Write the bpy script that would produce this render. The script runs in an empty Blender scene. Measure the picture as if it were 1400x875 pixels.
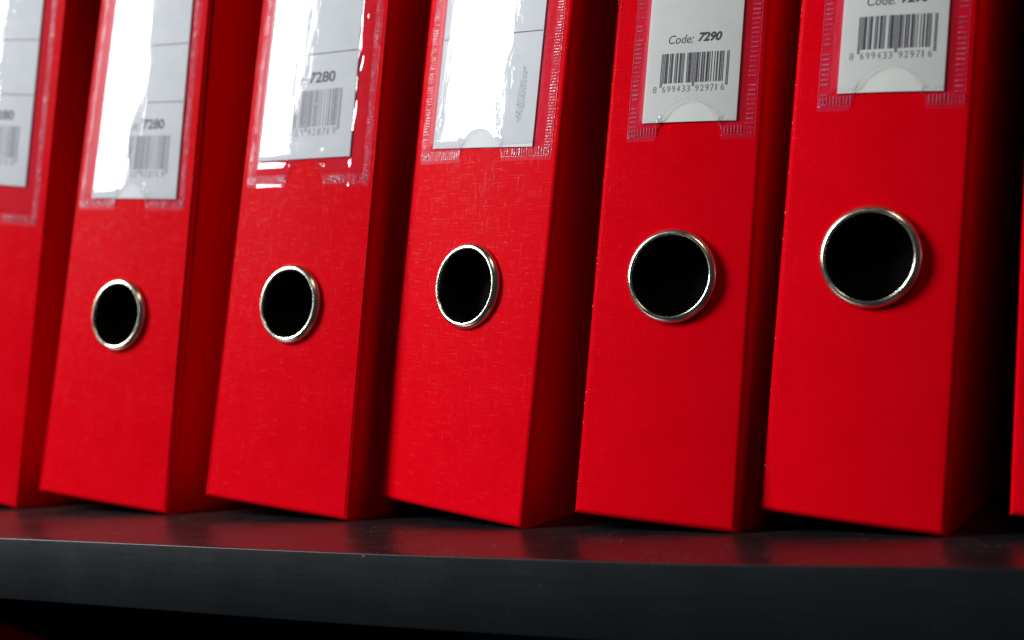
import bpy, bmesh, math, random
from mathutils import Matrix, Vector, noise
MM = 0.001
C = bpy.context.scene.collection
scn = bpy.context.scene

# ---------------------------------------------------------------- camera
cam_d = bpy.data.cameras.new('camera'); cam = bpy.data.objects.new('camera', cam_d); C.objects.link(cam)
scn.camera = cam
cam_d.sensor_width = 36.0; cam_d.lens = 44.466
cam_d.clip_start = 0.01; cam_d.clip_end = 50
RX = Vector((0.886643, 0.459644, -0.050909)); UX = Vector((0.055271, 0.003971, 0.998464)); FX = Vector((-0.45914, 0.888094, 0.021884))
m = Matrix((RX, UX, -FX)).transposed().to_4x4(); m.translation = Vector((0, -307.334, 56.5985)) * MM
cam.matrix_world = m
cam_d.dof.use_dof = True
cam_d.dof.focus_distance = 0.395
cam_d.dof.aperture_fstop = 8.8

# ---------------------------------------------------------------- world and lamps
w = bpy.data.worlds.new('World'); scn.world = w; w.use_nodes = True
bg = w.node_tree.nodes['Background']; bg.inputs[0].default_value = (0.75, 0.85, 1.0, 1); bg.inputs[1].default_value = 0.032

def area(name, loc, target, sx, sy, power, col, roll=0):
    d = bpy.data.lights.new(name, 'AREA'); d.shape = 'RECTANGLE'; d.size = sx; d.size_y = sy
    d.energy = power; d.color = col
    o = bpy.data.objects.new(name, d); C.objects.link(o)
    o.location = loc
    o.rotation_euler = ((Vector(target) - Vector(loc)).to_track_quat('-Z', 'Y').to_matrix().to_4x4() @ Matrix.Rotation(math.radians(roll), 4, 'Z')).to_euler()
    return o
def from_dir(az, el, dist, org=(-0.25, 0.07, 0.15)):
    a, e = math.radians(az), math.radians(el)
    return (org[0] - math.sin(a) * math.cos(e) * dist, org[1] - math.cos(a) * math.cos(e) * dist, org[2] + math.sin(e) * dist)
T = (-0.25, 0.07, 0.15)
# tall bright window far to the left of the shelf: seen mirrored in the label pockets
area('window_light', from_dir(60.5, 26, 2.1), T, 0.56, 1.03, 76, (0.97, 0.98, 1.0), -8)
# warm ceiling lamp above the right of the camera
area('ceiling_lamp', from_dir(-26, 54, 1.7, (-0.1, 0.05, 0.1)), (-0.1, 0.05, 0.1), 0.30, 0.30, 3.3, (1.0, 0.86, 0.62))

vs = scn.view_settings
vs.view_transform = 'Standard'; vs.look = 'None'; vs.gamma = 1; vs.use_curve_mapping = False; vs.exposure = 0
scn.render.engine = 'CYCLES'
scn.cycles.max_bounces = 10; scn.cycles.transparent_max_bounces = 16

# ---------------------------------------------------------------- node helpers
class N:
    def __init__(s, name):
        s.m = bpy.data.materials.new(name); s.m.use_nodes = True; s.t = s.m.node_tree
        s.b = s.t.nodes['Principled BSDF']; s.out = s.t.nodes['Material Output']
    def n(s, typ, **kw):
        x = s.t.nodes.new(typ)
        for k, v in kw.items(): setattr(x, k, v)
        return x
    def l(s, a, b): s.t.links.new(a, b)
    def coord(s, scale=(1, 1, 1)):
        tc = s.n('ShaderNodeTexCoord'); mp = s.n('ShaderNodeMapping'); mp.inputs['Scale'].default_value = scale
        s.l(tc.outputs['Object'], mp.inputs[0]); return mp.outputs[0]
    def noise(s, scale, vec=None, detail=2, rough=.5):
        x = s.n('ShaderNodeTexNoise'); x.inputs['Scale'].default_value = scale
        x.inputs['Detail'].default_value = detail; x.inputs['Roughness'].default_value = rough
        if vec is not None: s.l(vec, x.inputs['Vector'])
        return x.outputs['Fac']
    def math(s, op, a, b=None, clamp=False):
        x = s.n('ShaderNodeMath', operation=op); x.use_clamp = clamp
        for i, v in enumerate((a, b)):
            if v is None: continue
            if isinstance(v, (int, float)): x.inputs[i].default_value = v
            else: s.l(v, x.inputs[i])
        return x.outputs[0]
    def rng(s, v, a, b, c, d):
        x = s.n('ShaderNodeMapRange'); s.l(v, x.inputs[0])
        for i, q in enumerate((a, b, c, d)): x.inputs[i + 1].default_value = q
        return x.outputs[0]
    def ramp(s, v, stops):
        x = s.n('ShaderNodeValToRGB'); s.l(v, x.inputs[0])
        e = x.color_ramp.elements
        e[0].position, e[0].color = stops[0][0], (*stops[0][1], 1)
        e[1].position, e[1].color = stops[-1][0], (*stops[-1][1], 1)
        for p_, c_ in stops[1:-1]:
            q = e.new(p_); q.color = (*c_, 1)
        return x.outputs[0]
    def bump(s, h, dist, strength=1.0, nrm=None):
        x = s.n('ShaderNodeBump'); x.inputs['Distance'].default_value = dist; x.inputs['Strength'].default_value = strength
        s.l(h, x.inputs['Height'])
        if nrm is not None: s.l(nrm, x.inputs['Normal'])
        return x.outputs[0]

def mat_linen(name, seed):
    a = N(name)
    # woven relief: threads across and threads upright, with occasional thick slubs
    hz = a.noise(1.0, a.coord((260, 260, 2900)), 2, .6)
    vt = a.noise(1.0, a.coord((2900, 2900, 260)), 2, .6)
    slub = a.noise(1.0, a.coord((140, 140, 2500)), 1, .5)
    slub = a.rng(slub, .60, .72, 0, 1)
    slubv = a.rng(a.noise(1.0, a.coord((2500, 2500, 150)), 1, .5), .61, .72, 0, .8)
    slub = a.math('MAXIMUM', slub, slubv)
    dots = a.rng(a.noise(1.0, a.coord((1900, 1900, 900)), 1), .5, .68, 0, 1)
    slub = a.math('MULTIPLY', slub, a.rng(dots, 0, 1, .15, 1))
    h = a.math('ADD', a.math('MAXIMUM', hz, vt), a.math('MULTIPLY', slub, .35))
    big = a.noise(14 + seed, a.coord(), 3, .6)
    nr = a.bump(h, .00006, .55)
    nr = a.bump(big, .0008, .25, nr)
    a.l(nr, a.b.inputs['Normal'])
    worn = a.noise(60, a.coord((1, 1, 1)), 4, .65)
    col = a.ramp(a.math('ADD', a.math('MULTIPLY', worn, .6), a.math('MULTIPLY', h, .3)),
                 [(.30, (.60, .0002, .005)), (.55, (.655, .0003, .007)), (.8, (.71, .0006, .010))])
    a.l(col, a.b.inputs['Base Color'])
    a.l(a.rng(worn, .3, .7, .30, .42), a.b.inputs['Roughness'])
    a.l(a.rng(slub, 0, 1, .006, .085), a.b.inputs['Specular IOR Level'])
    return a.m
LINEN = [mat_linen('red_linen_paper', s) for s in range(2)]

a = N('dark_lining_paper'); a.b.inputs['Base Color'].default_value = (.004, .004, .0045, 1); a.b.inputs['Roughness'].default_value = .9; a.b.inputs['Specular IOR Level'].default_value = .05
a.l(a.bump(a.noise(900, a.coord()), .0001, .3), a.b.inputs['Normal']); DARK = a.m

a = N('nickel_ring_metal')
a.b.inputs['Metallic'].default_value = 1
nz = a.noise(180, a.coord(), 4, .6)
a.l(a.ramp(nz, [(.3, (.62, .57, .47)), (.7, (.84, .78, .66))]), a.b.inputs['Base Color'])
a.l(a.rng(nz, .3, .7, .17, .28), a.b.inputs['Roughness'])
a.l(a.bump(a.noise(420, a.coord(), 3), .00008, .5), a.b.inputs['Normal']); METAL = a.m

a = N('hole_shade_black'); a.b.inputs['Base Color'].default_value = (.004, .004, .004, 1); a.b.inputs['Roughness'].default_value = .9  # black colour stands in for the shade inside the ring hole
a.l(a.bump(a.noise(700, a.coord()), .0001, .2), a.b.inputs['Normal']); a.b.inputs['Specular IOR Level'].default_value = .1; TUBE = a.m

def mat_card(name, lo, hi):
    a = N(name)
    a.l(a.ramp(a.noise(120, a.coord(), 4, .6), [(.3, lo), (.7, hi)]), a.b.inputs['Base Color'])
    a.b.inputs['Roughness'].default_value = .55
    a.l(a.bump(a.noise(1500, a.coord(), 2), .00005, .2), a.b.inputs['Normal']); return a.m
CARD = mat_card('cream_card', (.60, .635, .60), (.65, .685, .65))
CARD_WHITE = mat_card('cool_white_card', (.44, .475, .50), (.49, .525, .55))
a = N('black_print')
a.l(a.ramp(a.noise(900, a.coord(), 2), [(.35, (.02, .022, .03)), (.75, (.05, .052, .065))]), a.b.inputs['Base Color'])
a.b.inputs['Roughness'].default_value = .6; INK = a.m
a = N('grey_print')
a.l(a.ramp(a.noise(900, a.coord(), 2), [(.35, (.16, .17, .19)), (.75, (.24, .25, .27))]), a.b.inputs['Base Color'])
a.b.inputs['Roughness'].default_value = .6; GINK = a.m

def mat_film(name, haze, bumpd, sc, rough=.10, f0=.042, hcol=(.40, .34, .58, 1)):
    a = N(name)
    tr = a.n('ShaderNodeBsdfTransparent'); tr.inputs[0].default_value = (.98, .98, .985, 1)
    df = a.n('ShaderNodeBsdfDiffuse'); df.inputs[0].default_value = (.40, .34, .58, 1)
    gl = a.n('ShaderNodeBsdfGlossy'); gl.inputs[0].default_value = (1, 1, 1, 1); gl.inputs['Roughness'].default_value = rough
    fr = a.n('ShaderNodeLayerWeight'); fr.inputs[0].default_value = .5
    sm = a.noise(1.0, a.coord((40, 40, 40)), 3, .5)
    nr = a.bump(a.noise(sc, a.coord((1, 1, .35)), 3, .55), bumpd, 1)
    df.inputs[0].default_value = hcol
    nr = a.bump(a.noise(1300, a.coord(), 2, .6), .00002, .5, nr)
    for x in (gl, fr): a.l(nr, x.inputs['Normal'])
    m1 = a.n('ShaderNodeMixShader'); a.l(a.rng(sm, .3, .7, haze * .6, haze * 1.4), m1.inputs[0]); a.l(tr.outputs[0], m1.inputs[1]); a.l(df.outputs[0], m1.inputs[2])
    m2 = a.n('ShaderNodeMixShader'); a.l(a.math('ADD', a.math('MULTIPLY', a.math('POWER', fr.outputs['Facing'], 5.0), .9), f0, True), m2.inputs[0]); a.l(m1.outputs[0], m2.inputs[1]); a.l(gl.outputs[0], m2.inputs[2])
    a.l(m2.outputs[0], a.out.inputs['Surface'])
    a.t.nodes.remove(a.b)
    return a.m
FILM = mat_film('clear_plastic_film', .03, .00010, 150, .035)
FILM_BONDED = mat_film('clear_plastic_film_bonded', .06, .0002, 700, .5, .004, (.55, .06, .30, 1))
a = N('milky_weld_plastic')
df = a.b; df.inputs['Base Color'].default_value = (.66, .22, .34, 1); df.inputs['Roughness'].default_value = .2; df.inputs['Specular IOR Level'].default_value = 1
a.l(a.bump(a.noise(1100, a.coord(), 2), .0002, .8), df.inputs['Normal'])
tr = a.n('ShaderNodeBsdfTransparent'); tr.inputs[0].default_value = (.95, .9, .92, 1)
mx = a.n('ShaderNodeMixShader'); a.l(a.rng(a.noise(150, a.coord(), 4, .7), .40, .62, .10, .65), mx.inputs[0])
a.l(tr.outputs[0], mx.inputs[1]); a.l(df.outputs[0], mx.inputs[2]); a.l(mx.outputs[0], a.out.inputs['Surface']); WELD = a.m

def mat_laminate(name, lo, hi, r0, r1, spec, dusty):
    a = N(name); co = a.coord()
    gr = a.noise(1.0, a.coord((30, 500, 500)), 4, .6)
    spk = a.rng(a.noise(1500, co, 1), .68, .74, 0, 1)
    spk = a.math('MAXIMUM', spk, a.rng(a.noise(600, co, 1), .74, .78, 0, 1))
    dust = a.noise(45, co, 4, .7)
    base = a.ramp(a.noise(9, co, 4, .6), [(.3, lo), (.7, hi)])
    mxc = a.n('ShaderNodeMix', data_type='RGBA'); a.l(a.math('MULTIPLY', spk, a.rng(dust, .45, .7, 0, dusty)), mxc.inputs['Factor'])
    a.l(base, mxc.inputs['A']); mxc.inputs['B'].default_value = (.25, .22, .23, 1)
    a.l(mxc.outputs['Result'], a.b.inputs['Base Color'])
    a.l(a.rng(a.math('ADD', a.math('MULTIPLY', dust, .6), a.math('MULTIPLY', gr, .4)), .35, .65, r0, r1), a.b.inputs['Roughness'])
    a.l(a.bump(gr, .0002, .12, a.bump(a.noise(1300, co, 2), .000012, .6)), a.b.inputs['Normal'])
    a.b.inputs['Specular IOR Level'].default_value = spec
    return a.m
LAM = mat_laminate('black_laminate', (.003, .004, .005), (.005, .006, .008), .27, .38, .92, .8)
BAND = mat_laminate('black_edge_banding', (.0022, .0046, .0065), (.0045, .0078, .0100), .37, .45, .42, .3)
a = N('chipped_laminate'); a.l(a.ramp(a.noise(2000, a.coord()), [(.3, (.10, .10, .10)), (.7, (.28, .28, .27))]), a.b.inputs['Base Color']); CHIP = a.m
a = N('rubbed_edge_paper'); a.l(a.ramp(a.noise(2000, a.coord()), [(.3, (.75, .16, .22)), (.7, (.85, .45, .48))]), a.b.inputs['Base Color']); SCUFF = a.m
a = N('pit_dark'); a.l(a.ramp(a.noise(2000, a.coord()), [(.3, (.002, .002, .002)), (.7, (.004, .004, .004))]), a.b.inputs['Base Color']); a.b.inputs['Roughness'].default_value = .9; PIT = a.m

# ---------------------------------------------------------------- object helpers
def link(name, bm, mat, parent=None, smooth=True, mats=None, recalc=True):
    me = bpy.data.meshes.new(name)
    if recalc: bmesh.ops.recalc_face_normals(bm, faces=bm.faces[:])
    bm.to_mesh(me); bm.free()
    for x in (mats or [mat]): me.materials.append(x)
    if smooth:
        me.polygons.foreach_set('use_smooth', [True] * len(me.polygons))
        try: me.set_sharp_from_angle(angle=math.radians(35))
        except Exception: pass
    o = bpy.data.objects.new(name, me); C.objects.link(o); o.parent = parent
    return o
def box(bm, x0, x1, y0, y1, z0, z1):
    v = [bm.verts.new((x, y, z)) for x in (x0, x1) for y in (y0, y1) for z in (z0, z1)]
    for f in ((0, 1, 3, 2), (4, 6, 7, 5), (0, 4, 5, 1), (2, 3, 7, 6), (0, 2, 6, 4), (1, 5, 7, 3)):
        bm.faces.new([v[i] for i in f])
    return v

# ---------------------------------------------------------------- bookcase: board, back, lower board; unseen upper board and sides
SAG = [(-900, -.2), (-363, -.2), (-211, -1.15), (-120, -.95), (-32, .75), (120, 1.4), (700, 1.4)]
def sag(x):
    for (x0, a0), (x1, a1) in zip(SAG, SAG[1:]):
        if x <= x1:
            t = max(0, (x - x0) / (x1 - x0)); t = t * t * (3 - 2 * t) * .5 + t * .5
            return a0 + (a1 - a0) * t
    return SAG[-1][1]
BACKZ = -.35; LOWZ = -360.1
case = bpy.data.objects.new('bookcase', None); C.objects.link(case); case.location = (-.2, 0, -.38)
case['label'] = 'black laminate bookcase shelf that the row of red files stands on'; case['category'] = 'shelf'
bm = bmesh.new()
x0, x1, y1, th = -850, 450, 400, 21.1
# cross-section from front bottom round the softened edges; swept along x with the slight bow of the board
prof = [(0.6, -th), (0.15, -th + .25), (0, -th + .8)] + [(0, -th * .5)] + [(0, -.30), (.03, -.15), (.13, -.05), (.30, 0)] + [(q, 0) for q in (4, 8, 14, 20, 27, 34, 42, 60, 120, 250, y1)] + [(y1, -th), (120, -th)]
nx = 180; cols = []
for i in range(nx + 1):
    x = x0 + (x1 - x0) * i / nx; s = sag(x); col = []
    for (y, z) in prof:
        t = min(1, max(0, y / 42)); t = t * t * (3 - 2 * t)
        zz = z + s * (1 - t) + BACKZ * t
        col.append(bm.verts.new(((x + 200) * MM, y * MM, (zz + 380) * MM)))
    cols.append(col)
for i in range(nx):
    for j in range(len(prof)):
        k = (j + 1) % len(prof)
        bm.faces.new((cols[i][j], cols[i + 1][j], cols[i + 1][k], cols[i][k]))
bm.faces.new(cols[0]); bm.faces.new(list(reversed(cols[-1])))
for f in bm.faces:
    if f.calc_center_median().y < .0004: f.material_index = 1
board = link('shelf_board', bm, LAM, case, mats=[LAM, BAND])
def panel(name, a0, a1, b0, b1, c0, c1):
    bm = bmesh.new(); box(bm, *[v * MM for v in (a0 + 200, a1 + 200, b0, b1, c0 + 380, c1 + 380)])
    bmesh.ops.bevel(bm, geom=bm.edges[:], offset=.0008, segments=2, affect='EDGES')
    return link(name, bm, LAM, case)
panel('back_panel', x0, x1, y1 + 1, y1 + 7, LOWZ - 21, 372)
panel('shelf_board', x0, x1, 0, y1, 352, 373)  # upper board out of view, added to block light from above
panel('shelf_board', x0, x1, 0, y1, LOWZ - 21, LOWZ)
panel('unseen_side_panel', x0 - 19, x0 - .5, 0, y1 + 7, LOWZ - 21, 373)  # unseen left side, added to keep the window light off the back panel
panel('unseen_side_panel', x1 + .5, x1 + 19, 0, y1 + 7, LOWZ - 21, 373)
# a chip on the front edge and a pin hole in the edge band
bm = bmesh.new(); bmesh.ops.create_icosphere(bm, subdivisions=2, radius=.00055)
for v in bm.verts:
    v.co = Vector((v.co.x * 1.7, v.co.y * .25, v.co.z * .9)) * (1 + .5 * noise.noise(v.co * 4000))
chip = link('edge_chip', bm, CHIP, case); chip.location = ((-211.6 + 200) * MM, .00012, (380 - 1.75) * MM)
bm = bmesh.new(); bmesh.ops.create_cone(bm, cap_ends=True, segments=14, radius1=.00035, radius2=.00035, depth=.0001)
bmesh.ops.rotate(bm, matrix=Matrix.Rotation(math.pi / 2, 3, 'X'), verts=bm.verts)
pit = link('pin_hole', bm, PIT, case); pit.location = ((-281 + 200) * MM, -.00006, (380 - 13.2) * MM)

# ---------------------------------------------------------------- printed matter
def text_bm(s, x0, x1, z0, z1, y, shear=0, bold=0, mono=False):
    cu = bpy.data.curves.new('lettering', 'FONT'); cu.body = s; cu.shear = shear; cu.offset = bold; cu.resolution_u = 4
    o = bpy.data.objects.new('lettering', cu); C.objects.link(o)
    bpy.context.view_layer.update()
    dg = bpy.context.evaluated_depsgraph_get()
    me = bpy.data.meshes.new_from_object(o.evaluated_get(dg))
    bm = bmesh.new(); bm.from_mesh(me)
    bpy.data.objects.remove(o); bpy.data.curves.remove(cu); bpy.data.meshes.remove(me)
    xs = [v.co.x for v in bm.verts]; ys = [v.co.y for v in bm.verts]
    ax, bx_, ay, by = min(xs), max(xs), min(ys), max(ys)
    for v in bm.verts:
        v.co = Vector(((x0 + (v.co.x - ax) / (bx_ - ax) * (x1 - x0)), y, (z0 + (v.co.y - ay) / (by - ay) * (z1 - z0))))
    return bm
def join_bm(a_, b_):
    me = bpy.data.meshes.new('tmp'); b_.to_mesh(me); b_.free(); a_.from_mesh(me); bpy.data.meshes.remove(me); return a_
LC = ['0001101', '0011001', '0010011', '0111101', '0100011', '0110001', '0101111', '0111011', '0110111', '0001011']
PAR = ['LLLLLL', 'LLGLGG', 'LLGGLG', 'LLGGGL', 'LGLLGG', 'LGGLLG', 'LGGGLL', 'LGLGLG', 'LGLGGL', 'LGGLGL']
def ean(code):
    d = [int(c) for c in code]; bits = '101'
    for i in range(6):
        l = LC[d[i + 1]]; r = ''.join('1' if c == '0' else '0' for c in l)
        bits += l if PAR[d[0]][i] == 'L' else r[::-1]
    bits += '01010'
    for i in range(7, 13): bits += ''.join('1' if c == '0' else '0' for c in LC[d[i]])
    return bits + '101'
def quad(bm, x0, x1, z0, z1, y):
    if x1 - x0 > 8:
        for i in range(12): quad(bm, x0 + (x1 - x0) * i / 12, x0 + (x1 - x0) * (i + 1) / 12, z0, z1, y)
        return
    bm.faces.new([bm.verts.new(c) for c in ((x0, y, z0), (x1, y, z0), (x1, y, z1), (x0, y, z1))])

# ---------------------------------------------------------------- one lever arch file
H, DEP = 318.0, 285.0
class Face:
    """local frame of one file: x along the spine (0 = middle), y into the shelf, z up the spine, in mm"""
    def __init__(s, w, tau, bulge=0): s.w, s.tau, s.b = w, tau, bulge
    def k(s, z): return 1 - s.tau * min(max(z, 0), 225) / 200
    def __call__(s, u, y, z): return Vector((u * s.k(z) * MM, (y - s.b * max(0, 1 - (2 * u / s.w) ** 2)) * MM, z * MM))
    def warp(s, bm):
        for v in bm.verts: v.co = s(v.co.x, v.co.y, v.co.z)
        return bm

def spine_bm(w, rc, hole, th=2.6):
    """spine board with a round finger hole at rc; split in two halves along the hole's upright axis"""
    bm = bmesh.new(); zc = rc[1]; xc = rc[0]; n = 40
    def ring(y):
        R_ = [bm.verts.new((xc + hole * math.sin(2 * math.pi * i / n), y, zc + hole * math.cos(2 * math.pi * i / n))) for i in range(n)]
        tl, tr_ = bm.verts.new((-w / 2, y, H)), bm.verts.new((w / 2, y, H))
        bl, br = bm.verts.new((-w / 2, y, 0)), bm.verts.new((w / 2, y, 0))
        tm, bmid = bm.verts.new((xc, y, H)), bm.verts.new((xc, y, 0))
        # extra rows on the outer edges so that the taper follows
        L = [bm.verts.new((-w / 2, y, z)) for z in (225,)]; Rr = [bm.verts.new((w / 2, y, z)) for z in (225,)]
        return R_, tl, tr_, bl, br, tm, bmid, L, Rr
    A, B_ = ring(0), ring(th)
    for (R_, tl, tr_, bl, br, tm, bmid, L, Rr) in (A, B_):
        bm.faces.new([bmid, br, Rr[0], tr_, tm] + R_[0:n // 2 + 1])
        bm.faces.new([tm, tl, L[0], bl, bmid] + R_[n // 2:] + [R_[0]])
    for i in range(n): bm.faces.new((A[0][i], A[0][(i + 1) % n], B_[0][(i + 1) % n], B_[0][i]))
    def strip(p_):
        for a_, b_ in zip(p_, p_[1:]): bm.faces.new((a_[0], b_[0], b_[1], a_[1]))
    P = list(zip((A[3], A[6], A[4], A[8][0], A[2], A[5], A[1], A[7][0], A[3]), (B_[3], B_[6], B_[4], B_[8][0], B_[2], B_[5], B_[1], B_[7][0], B_[3])))
    strip(P)
    bmesh.ops.recalc_face_normals(bm, faces=bm.faces[:])
    ed = [e for e in bm.edges if all(abs(v.co.y) < 1e-6 for v in e.verts) and
          (all(abs(abs(v.co.x) - w / 2) < 1e-6 for v in e.verts) or all(abs(v.co.z) < 1e-6 for v in e.verts) or all(abs(v.co.z - H) < 1e-6 for v in e.verts))]
    bmesh.ops.bevel(bm, geom=ed, offset=1.8, segments=6, profile=.5, affect='EDGES', clamp_overlap=True)
    for i in range(1, 34):
        bmesh.ops.bisect_plane(bm, geom=bm.verts[:] + bm.edges[:] + bm.faces[:], plane_co=((i / 34 - .5) * w, 0, 0), plane_no=(1, 0, 0))
    bmesh.ops.triangulate(bm, faces=[f for f in bm.faces if len(f.verts) > 6])
    return bm

def cover_bm(F, w, side, D, y0):
    """a side board: a parallelogram that runs straight back into the shelf"""
    bm = bmesh.new(); t = 2.4
    xa, xb = (w / 2 - t, w / 2 - .03) if side > 0 else (-w / 2 + .03, -w / 2 + t)
    rows = [0.0, 225.0, H]; ds = [y0, y0 + .35, y0 + 3.2, y0 + 5.2, y0 + 7.5, y0 + 9.5, DEP - .6, DEP]
    inset = [.05, 0, 0, .12, .12, 0, 0, .5]      # shallow hinge groove behind the spine
    g = {}
    for i, z in enumerate(rows):
        for j, d in enumerate(ds):
            for k_, x in enumerate((xa, xb)):
                outer = (k_ == 1) == (side > 0)
                xx = x - side * inset[j] * (1 if outer else 0)
                base = Vector((xx * F.k(z), 0, z))
                g[i, j, k_] = bm.verts.new((base + Vector((0, y0, 0)) + D * (d - y0)) * MM)
    nr, nd = len(rows), len(ds)
    for i in range(nr - 1):
        for j in range(nd - 1):
            for k_ in (0, 1): bm.faces.new((g[i, j, k_], g[i + 1, j, k_], g[i + 1, j + 1, k_], g[i, j + 1, k_]))
        for j in (0, nd - 1): bm.faces.new((g[i, j, 0], g[i, j, 1], g[i + 1, j, 1], g[i + 1, j, 0]))
    for j in range(nd - 1):
        for i in (0, nr - 1): bm.faces.new((g[i, j, 0], g[i, j, 1], g[i, j + 1, 1], g[i, j + 1, 0]))
    bmesh.ops.recalc_face_normals(bm, faces=bm.faces[:])
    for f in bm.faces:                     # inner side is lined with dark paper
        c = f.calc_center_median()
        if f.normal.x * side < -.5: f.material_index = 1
    return bm

def lathe(prof, n=72):
    bm = bmesh.new(); rings = []
    for r, y in prof: rings.append([bm.verts.new((r * math.cos(2 * math.pi * i / n), -y, r * math.sin(2 * math.pi * i / n))) for i in range(n)])
    for a_, b_ in zip(rings, rings[1:]):
        for i in range(n): bm.faces.new((a_[i], a_[(i + 1) % n], b_[(i + 1) % n], b_[i]))
    return bm
def move(bm, x, z, dy=0.0):
    for v in bm.verts: v.co = Vector(((v.co.x + x) * MM, (v.co.y - dy) * MM, (v.co.z + z) * MM))
    return bm

def smooth01(t): t = min(1, max(0, t)); return t * t * (3 - 2 * t)
def pocket(F, root, P, seed):
    """clear film over the card, welded round its edge; the film has a thumb notch in its lower edge"""
    rnd = random.Random(seed)
    L, Rr, Bt, Tp = P['L'], P['R'], P['B'], 300.0
    cl, cr, cb = P['card'][0], P['card'][1], P['card'][2]
    nc, nr_, nt = P['notch']                # notch centre, half width, top
    def h(u, z):
        # height above the spine: pressed down at the weld, lifted by the card, gently buckled in between
        e = min(u - (L + 3.2), (Rr - 3.2) - u, z - (Bt + 4.6))
        lift = smooth01(e / 2.2)
        inside = smooth01((u - cl + .3) / 1.0) * smooth01((cr + .3 - u) / 1.0) * smooth01((z - cb + .3) / 1.0)
        t = (u - (L + Rr) / 2) / ((Rr - L) / 2)
        crown = P.get('crown', .5) * (1 - t * t)
        b = noise.noise(Vector((u * .07 + seed * 7.3, z * .022, seed))) * P.get('buckle', .11) + noise.noise(Vector((u * .28, z * .09 + seed, 3.1))) * P.get('fine', .02)
        hh = .14 + lift * (.18 + .5 * inside + crown + P.get('tilt', 0) * (u - (L + Rr) / 2) + abs(b) * .0 + b * .55)
        hh += P.get('rim', 0) * .7 * smooth01((u - cr) / .8) * smooth01((Rr - 3.3 - u) / 1.2) * (1 + noise.noise(Vector((u * .55, z * .16, seed * 2.7))) * 1.6 + noise.noise(Vector((u * 1.3, z * .5, seed))) * .5)
        return max(hh, .13 if inside < .5 else .62)
    bm = bmesh.new(); st = .8
    nu = int((Rr - L) / st); nz = int((Tp - Bt) / 1.1)
    g = {}
    for i in range(nu + 1):
        u = L + (Rr - L) * i / nu
        # lower edge rises along the notch arc
        d = abs(u - nc)
        zb = Bt
        if d < nr_: zb = Bt + (nt - Bt) * math.sqrt(max(0, 1 - (d / nr_) ** 2))
        for j in range(nz + 1):
            z = zb + (Tp - zb) * (j / nz) ** 1.15 if zb > Bt else Bt + (Tp - Bt) * (j / nz) ** 1.15
            g[i, j] = bm.verts.new(F(u, -h(u, z), z))
    for i in range(nu):
        for j in range(nz): bm.faces.new((g[i, j], g[i + 1, j], g[i + 1, j + 1], g[i, j + 1]))   # faces outwards
    bm.faces.ensure_lookup_table()
    for f in bm.faces:
        c = f.calc_center_median() * 1000; u = c.x / F.k(c.z)
        if u < cl + P.get('bond', .1) or u > Rr - 3.2 or (u > cr and P.get('bondr')) or (c.z < Bt + 4.5 and not (c.z < Bt + 1.3 and P.get('tab'))): f.material_index = 1
    film = link('label_pocket', bm, FILM, root, recalc=False, mats=[FILM, FILM_BONDED])
    # weld seam: rows of little embossed rungs
    bm = bmesh.new()
    def rung(u0, u1, z0, z1, hh):
        # low ridge, bevelled on top
        uc, zc_ = (u0 + u1) / 2, (z0 + z1) / 2; k = .55
        b = [F(u, -.10, z) for u, z in ((u0, z0), (u1, z0), (u1, z1), (u0, z1))]
        t = [F(uc + (u - uc) * (k if (u1 - u0) < (z1 - z0) else .9), -.14 - hh, zc_ + (z - zc_) * (k if (z1 - z0) < (u1 - u0) else .9)) for u, z in ((u0, z0), (u1, z0), (u1, z1), (u0, z1))]
        B_ = [bm.verts.new(v) for v in b]; T_ = [bm.verts.new(v) for v in t]
        bm.faces.new(T_)
        for i in range(4): bm.faces.new((B_[i], B_[(i + 1) % 4], T_[(i + 1) % 4], T_[i]))
    pit_ = P.get('pitch', .96)
    z = Bt + 1.6
    while z < Tp - 2:
        for a0 in (L + .5, Rr - 3.1):
            if rnd.random() < .93:
                j1, j2 = rnd.uniform(-.08, .08), rnd.uniform(-.1, .1)
                rung(a0 + j1, a0 + 2.5 + j2, z, z + pit_ * rnd.uniform(.36, .44), rnd.uniform(.12, .22))
        z += pit_ * rnd.uniform(.97, 1.03)
    u = L + .6
    while u < Rr - .6:
        if abs(u - nc) > nr_ + .4 and rnd.random() < .95:
            rung(u, u + .42, Bt + 1.6 + rnd.uniform(-.1, .1), Bt + 4.2 + rnd.uniform(-.15, .15), rnd.uniform(.12, .24))
        u += 1.02 * rnd.uniform(.96, 1.04)
    # thin fused lines each side of the rungs
    for a0 in (L + .1, Rr - .25): rung(a0, a0 + .16, Bt + 1.4, Tp, .07)
    for s0, s1 in ((L + .2, nc - nr_ - .3), (nc + nr_ + .3, Rr - .2)):
        rung(s0, s1, Bt + 1.3, Bt + 1.46, .07)
    if not P.get('bondr'):
        for i in range(28):                    # thick cut edge of the film along the thumb notch
            a0, a1 = math.pi * i / 28, math.pi * (i + 1) / 28
            p0 = (nc - nr_ * math.cos(a0), Bt + (nt - Bt) * math.sin(a0)); p1 = (nc - nr_ * math.cos(a1), Bt + (nt - Bt) * math.sin(a1))
            if min(p0[1], p1[1]) < Bt + .8: continue
            q = [F(u, -h(u, z) - dy, z + dz) for (u, z) in (p0, p1) for dy, dz in ((-.02, -.05), (.10, .0), (-.02, .11))]
            V = [bm.verts.new(v) for v in q]
            bm.faces.new((V[0], V[3], V[4], V[1])); bm.faces.new((V[1], V[4], V[5], V[2]))
    wl = link('weld_seam', bm, WELD, film, smooth=False); wl['kind'] = 'stuff'
    return film

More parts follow.
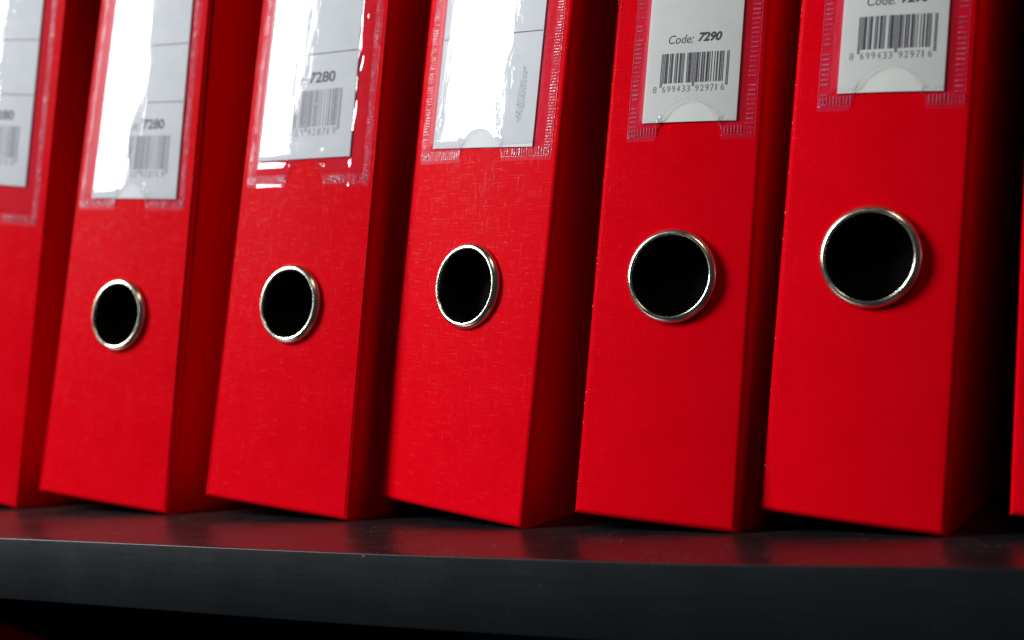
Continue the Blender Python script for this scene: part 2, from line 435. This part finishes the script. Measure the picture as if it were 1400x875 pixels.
def card(F, root, P, kind):
    L, Rr, B0 = P['card']; tilt = P.get('ctilt', 0)
    top = B0 + 190
    def W(bm):
        for v in bm.verts:
            u, z = v.co.x, v.co.z + tilt * (v.co.x - (L + Rr) / 2)
            v.co = F(u, v.co.y, z)
        return bm
    bm = bmesh.new()
    for k_ in range(8):
        za, zb = B0 + 190 * k_ / 8, B0 + 190 * (k_ + 1) / 8
        for c_ in range(12): quad(bm, L + (Rr - L) * c_ / 12, L + (Rr - L) * (c_ + 1) / 12, za, zb, -.48)
    bmesh.ops.remove_doubles(bm, verts=bm.verts, dist=.001)
    r = bmesh.ops.extrude_face_region(bm, geom=bm.faces[:])
    for v in [e for e in r['geom'] if isinstance(e, bmesh.types.BMVert)]: v.co.y = -.22
    bmesh.ops.recalc_face_normals(bm, faces=bm.faces[:])
    cd = link('label_card', W(bm), CARD if kind == 'narrow' else CARD_WHITE, root)
    Y = -.52
    if kind == 'narrow':
        bx0, bx1, by0, by1 = L + 5.05, L + 5.05 + 22.3, B0 + 12.1, B0 + 21.4
        for z in (41.0, 64.0, 87.0):
            bm = bmesh.new(); quad(bm, L + 1.3, Rr - 1.3, B0 + z, B0 + z + .28, Y); link('rule_line', W(bm), INK, cd, False)
        t1 = text_bm('Code:', L + 7.0, L + 15.4, B0 + 24.4, B0 + 27.1, Y, shear=.22)
        link('code_word', W(t1), INK, cd, False)
        t2 = text_bm('7290', L + 16.9, L + 24.6, B0 + 24.6, B0 + 27.5, Y, shear=.22, bold=.035)
        link('code_number', W(t2), INK, cd, False)
        ds, gz, code, dy, dh = '8 699433 929716', 1.2, '8699433929716', B0 + 9.3, 2.0
    elif kind == 'wide':
        bx0, bx1, by0, by1 = Rr - 6.6 - 35, Rr - 6.6, B0 + 11.6, B0 + 25.2
        for z in (38.4, 61.6, 85.0):
            bm = bmesh.new(); quad(bm, L + .6, Rr - .4, B0 + z, B0 + z + .38, Y); link('rule_line', W(bm), INK, cd, False)
        t1 = text_bm('Code:', Rr - 27.5, Rr - 14.6 - 11.2 + 13.2 - 1.6 - 11.5 + 8.4, B0 + 27.6, B0 + 31.2, Y)
        t2 = text_bm('7280', Rr - 24.6, Rr - 10.8, B0 + 27.7, B0 + 31.9, Y, bold=.030)
        t1.free()
        t1 = text_bm('Code:', Rr - 40.5, Rr - 26.2, B0 + 27.6, B0 + 31.4, Y, bold=.008)
        link('code_word', W(t1), GINK, cd, False); link('code_number', W(t2), INK, cd, False)
        ds, gz, code, dy, dh = '8 699433 928719', 1.6, '8699433928719', B0 + 8.3, 2.7
    if kind != 'blank':
        bits = ean(code); mw = (bx1 - bx0) / 95; bm = bmesh.new(); i = 0
        while i < 95:
            if bits[i] == '1':
                j = i
                while j < 95 and bits[j] == '1': j += 1
                guard = i < 3 or i > 91 or 44 < i < 50
                quad(bm, bx0 + i * mw - .06 * mw, bx0 + j * mw + .06 * mw, by0 - (gz if guard else 0), by1, Y); i = j
            else: i += 1
        link('barcode', W(bm), INK if kind == 'narrow' else GINK, cd, False)
        d = text_bm(ds[0], bx0 - 9.5 * mw, bx0 - 4.2 * mw, dy, dy + dh, Y)
        for grp, s0 in ((ds[2:8], 3), (ds[9:], 50)):
            for q, ch in enumerate(grp):
                a0 = bx0 + (s0 + q * 7 + 1.0) * mw; wd = (4.7 if ch != '1' else 1.7) * mw
                d = join_bm(d, text_bm(ch, a0, a0 + wd, dy, dy + dh, Y))
        link('barcode_digits', W(d), GINK, cd, False)
    else:
        for z in (37.6, 61, 85):
            bm = bmesh.new(); quad(bm, L + .3, Rr - .3, B0 + z, B0 + z + .35, Y); link('rule_line', W(bm), INK, cd, False)
        # two upright lines of print too small to read
        rnd = random.Random(5); bm = bmesh.new()
        for cx, zs, ze in ((14.6, 9.5, 19), (15.3, 8.0, 22), (16.0, 8.0, 25.5), (16.7, 9.0, 25.5), (17.4, 12, 24)):
            z = zs
            while z < ze:
                ln = rnd.uniform(.3, 1.1)
                quad(bm, cx, cx + .26 * rnd.uniform(.7, 1.3), B0 + z, B0 + z + ln, Y); z += ln + rnd.uniform(.25, .6)
        link('small_print', W(bm), GINK, cd, False)
    return cd

def make_file(k, O, w, tau, yaw, lean, tb, P, kind, label, rc, bulge=0, back=None):
    F = Face(w, tau, bulge)
    r0 = Vector((math.cos(yaw), math.sin(yaw), 0)); n0 = Vector((math.sin(yaw), -math.cos(yaw), 0))
    up0 = Vector((0, 0, 1)) * math.cos(tb) - n0 * math.sin(tb)
    r = r0 * math.cos(lean) - up0 * math.sin(lean); up = up0 * math.cos(lean) + r0 * math.sin(lean); n = r.cross(up)
    Rm = Matrix((r, -n, up)).transposed()
    org = Vector(O) + Vector((0, 0, BACKZ + .16)) - r * (w / 2)
    root = bpy.data.objects.new('lever_arch_file', None); C.objects.link(root)
    mw = Rm.to_4x4(); mw.translation = org * MM; root.matrix_world = mw
    root['label'] = label; root['category'] = 'file folder'; root['group'] = 'red lever arch files on the shelves'
    mat = LINEN[k % 2]
    bm = spine_bm(w, rc, 13.75)
    bmesh.ops.recalc_face_normals(bm, faces=bm.faces[:]); bm.normal_update()
    for f in bm.faces:
        if f.normal.y > .9 and f.calc_center_median().y > 2: f.material_index = 1
    # keep cover hinge clear: inside lined dark
    flat = [i for i, f in enumerate(bm.faces) if f.normal.y < -.97 and abs(f.calc_center_median().x) < w / 2 - 2]
    sp = link('spine', F.warp(bm), mat, root, mats=[mat, DARK], recalc=False)
    for i in flat: sp.data.polygons[i].use_smooth = False
    D = Rm.transposed() @ Vector(back or (.02, 1, 0)).normalized()      # straight back along the shelf, in local axes
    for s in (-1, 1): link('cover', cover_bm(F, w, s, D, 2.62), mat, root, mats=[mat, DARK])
    xk = rc[0] * F.k(rc[1])
    prof = [(14.45, -.05), (14.5, .4), (14.4, .85), (14.18, 1.3), (13.85, 1.72), (13.5, 2.03), (13.12, 2.22), (12.75, 2.28), (12.48, 2.17), (12.28, 1.88), (12.22, 1.4), (12.2, .6), (12.2, -.3)]
    rg = link('finger_ring', move(lathe(prof), xk, rc[1], F.b * .9), METAL, root)
    tube = lathe([(12.19, -.3), (12.19, -9), (.01, -9)])  # closed black cup in place of the unlit inside of the file
    link('ring_hole_shade', move(tube, xk, rc[1], F.b * .9), TUBE, rg)
    if k in (5, 6):
        rnd = random.Random(k); bm = bmesh.new()
        for _ in range(26):
            z = rnd.uniform(2, 215); q = rnd.uniform(.05, .15)
            c = F(-w / 2 + .5 + rnd.uniform(-.12, .25), 0, z) + Vector((0, .00042, 0))
            r_ = bmesh.ops.create_icosphere(bm, subdivisions=1, radius=q * MM)
            for v in r_['verts']: v.co = Vector((v.co.x, v.co.y, v.co.z * rnd.uniform(1.0, 2.4))) + c
        e = link('edge_scuffs', bm, SCUFF, root); e['kind'] = 'stuff'
    if P:
        card(F, root, P, kind); pocket(F, root, P, k + 11)
    return root

def wp(cl, cr, cb, **kw):
    d = dict(L=-31.6, R=32.4, B=116.6, card=(cl, cr, cb), notch=(.0, 9.6, 127.6)); d.update(kw); return d
def npk(cl, cr, cb, **kw):
    d = dict(bond=1.2, pitch=1.45, L=-18.2, R=23.9, B=115.6, card=(cl, cr, cb), notch=(2.5, 10.4, 127.9)); d.update(kw); return d
FILES = [
 (1, (-431.59, 67.03, 0), 70.2, .011, -.0041, .1582, .0358, wp(-29, 23.0, 134.6, R=31.2, B=118.2), 'wide', (-3.5, 74.5), .6, 'red lever arch file cut off by the left edge of the picture'),
 (2, (-341.27, 59.66, 0), 73.6, .19, -.0375, .1099, .0937, wp(-25.2, 27.6, 121.2, L=-33.6, rim=.12, tilt=.009), 'wide', (.4, 74.5), .6, 'leftmost red file with its whole ring in view, white glare on its label'),
 (3, (-253.6, 53.0, 0), 71.33, .119, -.0995, .1022, .1026, wp(-26.2, 22.5, 126.9, ctilt=.02, tab=True, rim=.28), 'wide', (-.5, 73.7), .8, 'red file with large clear barcode and 7280, card sitting above the empty thumb notch'),
 (4, (-182.68, 45.17, 0), 67.0, -.005, -.258, .1085, .104, wp(-23.2, 22.8, 121.4, ctilt=-.02, crown=1.0, tilt=-.004, bondr=True, buckle=.10, fine=.04, L=-29.4, R=30.6), 'blank', (.4, 75.1), 1.0, 'brightest red file in the middle, wide white glare over its label without a code'),
 (5, (-113.71, 46.09, 0), 52.21, .04, -.0193, .0965, .106, npk(-13.0, 17.9, 121.3), 'narrow', (.9, 74.1), 1.2, 'narrow red file with the whole line Code: 7290 readable above its barcode'),
 (6, (-55.99, 48.2, 0), 52.53, .053, -.0612, .1165, .0504, npk(-12.2, 18.0, 120.6), 'narrow', (1.0, 74.5), 1.5, 'narrow red file with the largest ring, code 7290 cut by the top of the picture'),
 (7, (11.91, 52.12, 0), 52.58, -.006, -.0425, .0967, -.005, npk(-12.2, 18.0, 121.0), 'narrow', (1.0, 74.5), .6, 'red file at the right edge of the picture, only a strip of spine showing'),
]
for k, O, w_, tau, yaw, lean, tb, P, kind, rc, bl, lab in FILES:
    make_file(k, O, w_, tau, yaw, lean, tb, P, kind, lab, rc, bl)
# a file on the shelf below, slumped to the right, only its top corner in view
lean, yaw = .48, .87
r0 = Vector((math.cos(yaw), math.sin(yaw), 0)); upv = Vector((0, 0, math.cos(lean))) + r0 * math.sin(lean); rv = r0 * math.cos(lean) - Vector((0, 0, 1)) * math.sin(lean)
O = Vector((-483, 100, -57)) + rv * 45 - upv * H; O.z = LOWZ - BACKZ
make_file(0, O, 66, 0, yaw, lean, 0, None, 'none', 'dark red file on the lower shelf, only its slumped top corner showing at bottom left', (0, 74.5), 0, (-math.sin(yaw), math.cos(yaw), 0))
